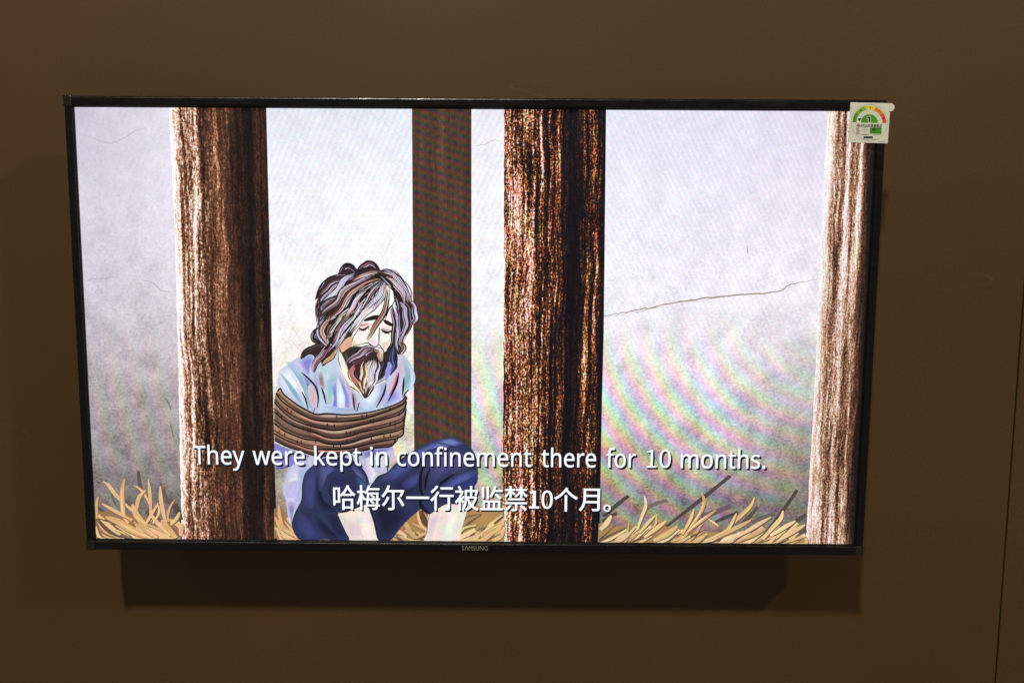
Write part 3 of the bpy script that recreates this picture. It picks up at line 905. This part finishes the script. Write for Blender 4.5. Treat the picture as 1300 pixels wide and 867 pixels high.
# ------------------------------------------------------------------ head
LIGHT = [(246, 240, 250), (226, 220, 244), (250, 246, 244), (206, 204, 232), (238, 206, 214), (196, 210, 230)]
MIXED = [(252, 246, 252), (224, 220, 244), (250, 244, 246), (120, 66, 54), (70, 38, 42), (214, 150, 110), (46, 34, 42), (232, 196, 190)]
DARKH = [(48, 34, 40), (74, 42, 44), (38, 34, 46), (112, 62, 54), (60, 52, 58), (170, 128, 120), (206, 200, 224)]
BROWN = [(112, 64, 54), (82, 46, 48), (184, 130, 104), (54, 36, 44), (196, 186, 214), (226, 218, 240)]
d = Drawing(SCREEN_Y)
d.fill((58, 40, 42), [(382, 456), (384, 448), (390, 441), (400, 437), (397, 429), (398.5, 420), (405, 415), (404, 408), (401, 398), (402, 386), (404, 378), (400.5, 381), (403, 372), (408, 361), (415, 354),
                      (427, 349.5), (430.5, 344), (432, 340), (436, 337), (443, 335.5), (449, 338), (453, 342), (458, 336), (464, 333), (473, 333), (479, 337), (482, 343), (490, 341), (498, 343.5),
                      (506, 349), (514, 360), (520, 373), (523, 382), (529, 390), (530.5, 400), (528.5, 408), (524, 412), (519, 420), (512, 432), (512.5, 443), (509, 448.5), (505, 450), (500, 440),
                      (496, 444), (470, 440), (450, 436), (432, 440), (424, 448), (415, 460), (409, 465), (407, 456), (402, 465), (398.5, 474), (397.5, 464), (399, 453), (392, 450)], True, 3)
for g, w, k, pal in [
        ([(404, 378), (403, 392), (407, 407), (406, 420), (403, 432), (410, 440)], 8, 5, DARKH),
        ([(406, 415), (399, 422), (399, 431), (406, 436)], 6, 4, DARKH + [(190, 170, 130)]),
        ([(414, 438), (400, 441), (389, 447), (382.5, 456)], 8, 5, [(52, 48, 44), (84, 78, 64), (40, 34, 38), (120, 104, 84)]),
        ([(426, 430), (412, 446), (402, 459), (398.5, 473)], 9, 5, [(150, 92, 104), (74, 44, 56), (190, 132, 138), (58, 40, 48), (214, 190, 206)]),
        ([(432, 436), (423, 450), (415, 458), (409.5, 464)], 6, 4, [(240, 226, 190), (60, 44, 44), (190, 160, 110), (150, 110, 110)]),
        ([(453, 346), (444, 339), (437, 340), (431, 348)], 8, 5, DARKH), ([(481, 344), (471, 335), (461, 338), (454, 346)], 9, 6, DARKH),
        ([(453, 349), (438, 353), (420, 358), (409, 368), (402, 381)], 11, 7, DARKH), ([(440, 358), (425, 364), (414, 374), (406, 384)], 8, 6, BROWN + [(90, 84, 90)]),
        ([(484, 347), (470, 347), (458, 352), (446, 358)], 7, 5, MIXED), ([(452, 347), (441, 353), (433, 361), (424, 374), (411, 386), (404, 396)], 8, 5, LIGHT),
        ([(440, 366), (430, 376), (416, 384), (407, 394), (404, 402)], 7, 5, DARKH + [(170, 130, 150)]), ([(470, 351), (452, 359), (438, 368), (428, 382), (412, 396), (405, 405)], 8, 6, BROWN + [(240, 230, 244)]),
        ([(483, 354), (463, 361), (447, 371), (438, 386), (425, 399), (410, 412)], 10, 7, MIXED), ([(484, 356), (468, 368), (455, 379), (446, 393), (432, 406), (420, 421), (412, 438)], 11, 8, MIXED),
        ([(421, 396), (412, 408), (408, 422), (412, 434), (422, 440)], 11, 7, [(214, 206, 240), (222, 150, 80), (96, 50, 42), (240, 214, 206), (60, 40, 48), (160, 170, 200)]),
        ([(434, 398), (426, 410), (419, 424), (416, 438)], 9, 6, [(232, 190, 160), (230, 240, 226), (70, 44, 48), (120, 70, 60), (180, 190, 170)]),
        ([(448, 392), (438, 406), (430, 420), (422, 438)], 9, 6, DARKH), ([(486, 357), (474, 372), (462, 389), (450, 404), (438, 419), (428, 436), (418, 448)], 11, 7, MIXED + LIGHT),
        ([(470, 365), (456, 378), (446, 392), (440, 402)], 7, 5, LIGHT + BROWN)]:
    d.lock(g, w, k, pal, rnd, (24, 18, 26))
hair_back = d

d2 = d
# face over the hair
f = Drawing(SCREEN_Y)
f.fill((253, 249, 242), [(446, 437), (446, 428), (450, 419), (456, 410), (464, 398), (476, 384), (486, 368), (493, 362), (500, 372), (503, 390), (502, 408), (500, 422), (497, 434), (490, 444), (484, 450), (470, 448), (455, 444)])
f.fill((236, 178, 148), [(431, 440), (437, 432), (446, 427), (450, 432), (446, 438), (440, 446), (436, 450), (433, 448)])
f.fill((240, 222, 190), [(446, 436), (448, 428), (451, 434), (456, 438), (450, 440)])
f.fill((244, 206, 196), [(459, 412), (466, 409), (472, 412), (466, 416), (459, 416)])
f.fill((236, 226, 228), [(486, 413), (492, 414), (498, 418), (494, 422), (488, 418)])
f.fill((246, 218, 200), [(484, 436), (490, 434), (496, 430), (492, 440), (487, 444)])
f.fill((242, 228, 222), [(466, 432), (472, 428), (478, 434), (480, 438), (474, 440), (468, 436)])
f.fill((240, 196, 172), [(496, 392), (501, 396), (501, 410), (497, 404)])
f.fill((34, 26, 30), [(461, 407), (465, 404), (472, 401), (480, 400), (479, 405), (470, 407), (464, 408)])
f.fill((34, 26, 30), [(487, 406), (492, 407), (498, 411), (500, 415), (494, 413.5), (488, 410)])
f.stroke((24, 18, 24), [(455.5, 416), (459, 418.5), (463, 418), (469, 414)], 3.0, 0.5, 0.5)
f.stroke((24, 18, 24), [(484, 418), (488, 421), (492, 422), (497, 420)], 3.4, 0.5, 0.5)
for x, y, dx in [(457, 418, -1.5), (461, 419, 0), (464, 418, 1), (467, 416, 2), (486, 420, -1.5), (489, 422, -0.5), (493, 423, 0.8), (496, 421, 2)]:
    f.stroke((24, 18, 24), [(x, y), (x + dx, y + 3.2)], 1.4, 0.8, 0.2)
f.stroke((90, 60, 60), [(457, 414), (462, 412.5), (467, 411)], 0.9)
f.stroke((90, 60, 60), [(484, 416), (489, 418.5), (495, 418)], 0.9)
f.stroke((24, 18, 24), [(481.7, 416), (481.2, 426), (481, 438)], 1.5, 0.8, 0.8)
f.stroke((24, 18, 24), [(448, 439), (455, 438), (462, 436), (467, 435.5), (471, 438), (475, 440.5), (479, 439), (481, 437.5), (485, 442), (488, 446)], 1.4, 0.6, 0.6)
f.stroke((24, 18, 24), [(446, 437), (448, 429), (453, 421), (458, 413), (461, 408)], 1.0, 0.4, 0.6)
f.stroke((24, 18, 24), [(431, 441), (432, 446), (436, 450)], 1.6)
f.build('drawn_face', INK, screen)

# beard and moustache
f = Drawing(SCREEN_Y)
f.fill((58, 42, 44), [(434, 449), (438, 445), (446, 440), (458, 440), (470, 440), (480, 444), (488, 447), (494, 440), (499, 434), (503, 444), (505, 456), (502, 468), (495, 477.5), (498, 464), (492, 460), (490, 472), (486, 480), (476, 486), (474, 495), (464, 506), (457, 496), (446, 482), (441, 466), (437, 456)], True, 3)
f.fill((150, 150, 224), [(491, 462), (494, 460), (496, 470), (492, 482), (489, 483), (489, 474)])
BEARD = [(240, 232, 216), (250, 248, 250), (248, 240, 226), (214, 190, 130), (226, 216, 236), (150, 112, 86), (190, 160, 150), (84, 56, 52)]
f.lock([(473, 456), (471, 470), (468, 485), (464.5, 503)], 15, 9, BEARD, rnd)
f.lock([(478, 458), (479, 470), (475, 482), (468, 494)], 10, 6, [(226, 226, 246), (90, 84, 100), (240, 240, 250), (50, 40, 50)], rnd)
f.lock([(464, 458), (461, 470), (460, 484), (463, 500)], 10, 6, [(232, 214, 150), (250, 244, 226), (120, 84, 60), (206, 176, 130)], rnd)
f.lock([(452, 463), (449, 472), (452, 482), (459, 495)], 11, 6, [(200, 120, 116), (120, 60, 64), (60, 36, 44), (226, 160, 150)], rnd)
f.lock([(486, 450), (488, 462), (485, 474), (478, 484)], 7, 5, [(40, 32, 40), (70, 60, 80), (30, 26, 34)], rnd)
f.lock([(499, 438), (500, 452), (500, 464), (495, 476)], 9, 6, [(36, 32, 52), (60, 70, 120), (26, 22, 34), (110, 130, 180)], rnd)
f.lock([(438, 446), (441, 454), (446, 458), (442, 464)], 7, 4, [(56, 60, 50), (90, 96, 84), (34, 28, 34)], rnd)
f.lock([(473, 442), (464, 446), (452, 453), (441, 462)], 13, 8, [(240, 236, 246), (206, 200, 232), (150, 84, 100), (70, 44, 56), (226, 186, 206)], rnd, (20, 16, 22))
f.lock([(471, 450), (462, 455), (452, 460), (444, 464)], 5, 3, [(60, 36, 44), (34, 24, 32), (110, 64, 76)], rnd)
f.lock([(476, 442), (481, 446), (484, 452), (482, 459)], 9, 6, [(236, 206, 186), (250, 240, 236), (150, 96, 76), (190, 140, 120)], rnd, (20, 16, 22))
f.build('drawn_beard', INK, screen)

# locks that fall over the face
for g, w, k, pal in [
        ([(487, 357), (478, 371), (465, 388), (452, 403), (442, 417), (433, 431), (426, 443)], 10, 8, LIGHT + [(214, 170, 180)]),
        ([(488, 359), (483, 372), (472, 388), (460, 401), (450, 413), (444, 424)], 10, 8, LIGHT + LIGHT + [(160, 96, 96), (110, 70, 70)]),
        ([(489, 358), (487, 372), (481, 384), (474, 394)], 6, 5, LIGHT + [(120, 80, 92), (90, 70, 90)]),
        ([(488, 357), (483, 371), (474, 383), (463, 394)], 7, 6, LIGHT + LIGHT + [(150, 100, 110), (110, 90, 120)]),
        ([(485, 358), (474, 370), (464, 384), (458, 396)], 6, 4, BROWN + [(60, 40, 50)]),
        ([(493, 366), (491, 385), (483, 404), (474, 419), (465, 432)], 7, 5, [(96, 52, 50), (190, 120, 80), (60, 36, 44), (150, 140, 200), (222, 190, 200)]),
        ([(484, 350), (495, 358), (504, 370), (508, 386), (505, 400)], 10, 6, DARKH), ([(486, 344), (500, 349), (511, 361), (518, 376), (522, 388)], 11, 7, MIXED),
        ([(490, 352), (502, 360), (511, 374), (514, 390)], 8, 6, MIXED + LIGHT), ([(508, 382), (515, 392), (518, 404), (514, 420), (509, 438)], 11, 7, DARKH + [(190, 130, 170), (214, 208, 240)]),
        ([(518, 380), (526, 392), (527.5, 403), (522, 412)], 8, 5, LIGHT + [(226, 170, 90), (70, 46, 52)]),
        ([(500, 386), (503, 400), (505, 415), (503, 432), (506, 446)], 9, 7, [(206, 140, 90), (60, 40, 46), (226, 220, 244), (120, 74, 60), (36, 28, 36), (176, 166, 220)]),
        ([(496, 388), (499, 402), (500.5, 418), (498, 434), (493, 444)], 5, 4, DARKH), ([(512, 424), (508, 436), (512, 444), (507, 449)], 8, 5, DARKH)]:
    d.lock(g, w, k, pal, rnd, (24, 18, 26))
# inked contour and curls
for pts, w in [([(404, 378), (401, 392), (404, 407), (405, 415), (399, 421), (397.5, 430), (401, 437)], 1.6), ([(400.5, 381), (403, 371), (408, 361), (416, 354), (428, 349)], 2.0),
               ([(430, 349), (432, 341), (437, 337), (444, 336), (450, 339), (454, 344)], 1.8), ([(454, 345), (458, 337), (465, 333), (473, 333.5), (479, 338), (483, 345)], 2.0),
               ([(483, 344), (490, 342), (499, 345), (507, 351), (515, 362), (520, 374), (523, 384)], 1.6), ([(487, 356), (482, 352), (474, 350)], 2.2), ([(488, 352), (496, 360), (502, 372), (506, 384)], 3.0),
               ([(502, 378), (499, 386), (494, 392), (491, 400), (489, 406)], 1.6), ([(484, 356), (470, 366), (458, 378)], 2.2), ([(470, 360), (456, 368), (446, 380), (440, 392)], 2.0),
               ([(462, 392), (452, 404), (440, 418), (430, 432)], 2.4), ([(440, 390), (428, 402), (420, 412)], 2.6), ([(428, 420), (420, 434), (412, 444)], 2.8)]:
    d.stroke((24, 18, 26), pts, w, 0.5, 0.3)
d.build('drawn_hair', INK, screen)


# ------------------------------------------------------------------ lettering
def font(name):
    try:
        return bpy.data.fonts.load(os.path.join(bpy.utils.system_resource('DATAFILES'), 'fonts', name))
    except Exception:
        return None


LATIN = font('NotoSansMath-Regular.woff2')
FIGURES = font('Noto Sans CJK Regular.woff2')       # its 1 has a foot


def glyphs(text, fnt=None, bold=0.0):
    """outline of a word as (points, faces) in em units"""
    cu = bpy.data.curves.new('word', 'FONT')
    cu.body = text
    if fnt:
        cu.font = fnt
    cu.offset = bold
    cu.resolution_u = 4
    o = bpy.data.objects.new('word', cu)
    col.objects.link(o)
    bpy.context.view_layer.update()
    ev = o.evaluated_get(bpy.context.evaluated_depsgraph_get())
    m = ev.to_mesh()
    v = [(q.co.x, q.co.y) for q in m.vertices]
    f = [tuple(q.vertices) for q in m.polygons]
    ev.to_mesh_clear()
    bpy.data.objects.remove(o)
    bpy.data.curves.remove(cu)
    return v, f


def words(name, items, mat, y, parent, push=(0, 0)):
    """items: (text, font, bold, x0, x1, ybottom, ytop, mode) in px; mode 'cap': ybottom is the baseline, ytop the height of a T"""
    V, Fc = [], []
    for text, fnt, bold, x0, x1, yb, yt, mode in items:
        v, f = glyphs(text, fnt, bold)
        if not v:
            continue
        ax, bx = min(q[0] for q in v), max(q[0] for q in v)
        if mode == 'cap':
            tv_, _ = glyphs('T', fnt, bold)
            ay, by = min(q[1] for q in tv_), max(q[1] for q in tv_)
        else:
            ay, by = min(q[1] for q in v), max(q[1] for q in v)
        P0, P1 = at(x0 + push[0], yb + push[1], y), at(x1 + push[0], yt + push[1], y)
        b = len(V)
        for q in v:
            s, t = (q[0] - ax) / (bx - ax), (q[1] - ay) / (by - ay)
            V.append((P0.x + (P1.x - P0.x) * s, y, P0.z + (P1.z - P0.z) * t))
        Fc += [tuple(b + i for i in k) for k in f]
    me = bpy.data.meshes.new(name)
    me.from_pydata(V, [], Fc)
    me.update()
    return link(name, me, mat, parent)


def base(px):                            # the first line's foot runs along the panel
    return 589.2 + (px - 246) * 0.0080


EN = [(t, FIGURES if t == '10' else LATIN, 0.0 if t == '10' else 0.004, a, b, base(a), base(b) - 23.6, 'box' if t == '10' else 'cap') for t, a, b in
      [('They', 245.5, 310), ('were', 321, 386.3), ('kept', 399.3, 458), ('in', 470, 491.6), ('confinement', 504, 674.6), ('there', 687.3, 757), ('for', 769.4, 807.6), ('10', 820.5, 852), ('months.', 864, 972.5)]]
ZH = [('哈梅尔一行被监禁', None, 0.0, 423.5, 669.5, 646.6, 617.0, 'box'), ('10', FIGURES, 0.0, 672, 701.5, 645.2, 622.3, 'box'),
      ('个', None, 0.0, 703.5, 733.5, 648.6, 618.6, 'box'), ('月', None, 0.0, 735, 761.5, 648.3, 620.0, 'box'), ('。', None, 0.0, 766.2, 775, 649.2, 640.2, 'box')]
top = SCREEN_Y - 5.0e-6 * (max(k for c, k in Drawing.grid[SCREEN_Y].items() if c[1] > 278) + 6)
for nm, it in (('subtitle', EN), ('subtitle', ZH)):
    for k, pu in enumerate([(0.7, 0.8), (1.5, 1.7), (2.2, 2.4)]):
        words('subtitle_shadow', it, SHADE_TEXT, top - 1.0e-5 * k, screen, pu)
    words(nm, it, WHITE_TEXT, top - 6.0e-5, screen)
    if it is ZH:                         # the second line is a little heavier
        for k, pu in enumerate([(0.45, 0.0), (0.2, 0.4), (-0.3, 0.2)]):
            words(nm + '_weight', it, WHITE_TEXT, top - 6.0e-5 - 1.0e-5 * (k + 1), screen, pu)

# maker's name on the lower bezel
n = NT('grey_lettering')
GREYT = n.set(Base_Color=(0.26, 0.25, 0.22, 1), Roughness=0.45)
words('maker_lettering', [('SΛMSUNG', None, 0.0, 586.5, 619.3, 698.2, 692.6, 'box')], GREYT, FY - 0.0003, tv)

# ------------------------------------------------------------------ energy label on the upper right corner
LY = FY - 0.0012
n = NT('label_card')
a1, _ = n.noise(n.pos(), 200, 2, 0.5)
CARD = n.set(Base_Color=n.ramp(a1, [(0.3, (214, 218, 208)), (0.7, (222, 225, 214))]), Roughness=0.5)
outline = [(1079.8, 130.2), (1100, 130.7), (1120, 131.1), (1131.6, 131.3)]
for k in range(0, 9):
    a = math.radians(-80 + 200 * k / 8)
    outline.append((1130.6 + 5.2 * math.cos(a), 136.6 + 5.2 * math.sin(a)))
outline += [(1129.8, 143.5), (1128.6, 160), (1127, 182.3), (1102, 181.6), (1077.1, 180.9)]
bm = bmesh.new()
fr = [bm.verts.new(at(x, y, LY)) for x, y in outline]
bk = [bm.verts.new(v.co + Vector((0, 0.0008, 0))) for v in fr]
for tri in tessellate_polygon([[v.co for v in fr]]):
    bm.faces.new([fr[i] for i in tri])
    bm.faces.new([bk[i] for i in reversed(tri)])
for k in range(len(fr)):
    j = (k + 1) % len(fr)
    bm.faces.new((fr[k], fr[j], bk[j], bk[k]))
bmesh.ops.recalc_face_normals(bm, faces=bm.faces)
me = bpy.data.meshes.new('energy_label')
bm.to_mesh(me)
bm.free()
card = link('energy_label', me, CARD, tv)
card['label'] = 'white energy rating card with a green to red dial and the figure 1'

n = NT('label_print')
PRINT = n.set(Base_Color=n.attr('ink'), Roughness=0.5)
d = Drawing(LY - 0.00005, 2.0e-5)
CX, CY = 1103.8, 156.0


def arc(c, r0, r1, a0, a1, cx=CX, cy=CY, n=10):
    aa = [math.radians(a0 + (a1 - a0) * k / n) for k in range(n + 1)]
    pts = [(cx + r1 * math.cos(a), cy - r1 * math.sin(a) + (r1 * math.cos(a)) * 0.02) for a in aa] + [(cx + r0 * math.cos(a), cy - r0 * math.sin(a) + (r0 * math.cos(a)) * 0.02) for a in reversed(aa)]
    d.fill(c, pts, False)


arc((150, 150, 146), 22.9, 23.25, 0, 359.9, n=48)
for c, a0, a1 in [((70, 150, 20), 180, 144), ((128, 176, 20), 143, 106), ((232, 216, 20), 105, 70), ((232, 134, 34), 69, 37), ((216, 74, 48), 36, 0)]:
    arc(c, 16.6, 21.5, a0, a1)
for a in (36, 69.5, 105.5, 143.5):
    arc((176, 180, 170), 11.5, 16.0, a - 0.5, a + 0.5, n=2)
arc((72, 156, 14), 0.2, 10.8, 180, 0, n=20)
d.fill((26, 28, 84), [(1088.9, 150.8), (1093.4, 150.3), (1091.5, 154.6)], False)
d.fill((60, 60, 70), [(1096.2, 173.2), (1108.2, 173.3), (1108.1, 176.2), (1096.1, 176.1)], False)
d.fill((64, 140, 14), [(1104.4, 162.2), (1119.2, 162.4), (1119.0, 170.2), (1104.2, 169.9)], False)
d.fill((206, 206, 198), [(1092.4, 162.2), (1103.6, 162.3), (1103.5, 162.7), (1092.3, 162.6)], False)
d.fill((206, 206, 198), [(1092.2, 166.0), (1103.5, 166.2), (1103.5, 166.5), (1092.2, 166.3)], False)
for k in range(8):                                   # print too small to read
    d.stroke((120, 120, 132), [(1086.9, 162.6 + k * 1.15), (1086.9 + rnd.uniform(3.6, 5.2), 162.6 + k * 1.15)], 0.55, 1, 1)
for x0, x1, y in [(1095, 1102.5, 164.6), (1096.5, 1100.5, 167.6), (1093, 1103, 170.6), (1093, 1102, 171.5), (1108, 1118, 171.3), (1114.5, 1125, 180.2), (1093, 1098, 176.9), (1098, 1104, 178.1), (1107, 1113, 177.6)]:
    d.stroke((136, 136, 140), [(x0, y), (x1, y + 0.1)], 0.55, 1, 1)
d.fill((226, 228, 216), [(1100.6, 148.9), (1103.0, 147.6), (1105.6, 147.6), (1105.4, 156.0), (1102.0, 155.9), (1102.1, 150.9), (1100.5, 151.4)], False)
d.fill((24, 24, 70), [(1101.2, 149.4), (1103.2, 148.2), (1105.0, 148.2), (1104.8, 155.5), (1102.7, 155.4), (1102.8, 150.2), (1101.2, 150.7)], False)
d.build('label_print', PRINT, card)
NAVYP = NT('label_navy_print').set(Base_Color=lin((24, 24, 70)), Roughness=0.5)
GREENP = NT('label_dark_print').set(Base_Color=lin((26, 48, 16)), Roughness=0.5)
WHITEP = NT('label_white_print').set(Base_Color=lin((230, 230, 222)), Roughness=0.5)
PY = LY - 0.00005 - 2.0e-5 * (Drawing.level[LY - 0.00005] + 4)
words('label_title', [('에너지소비효율등급', None, 0.0, 1087.4, 1119.4, 161.6, 157.8, 'box')], NAVYP, PY, card)
words('label_title', [('에너지소비효율등급', None, 0.0, 1087.6, 1119.6, 161.7, 157.9, 'box')], NAVYP, PY - 3e-5, card)
words('label_reading', [('38.4', LATIN, 0.02, 1107.0, 1113.4, 166.0, 163.2, 'box')], GREENP, PY, card)
words('label_scale_figures', [('1', LATIN, 0.02, 1084.6, 1085.6, 150.4, 148.2, 'box'), ('2', LATIN, 0.02, 1091.9, 1093.6, 141.6, 139.4, 'box'), ('3', LATIN, 0.02, 1104.0, 1105.7, 138.2, 136.0, 'box'),
                              ('4', LATIN, 0.02, 1115.4, 1117.2, 142.4, 140.2, 'box'), ('5', LATIN, 0.02, 1121.4, 1123.0, 151.0, 148.8, 'box')], GREENP, PY, card)
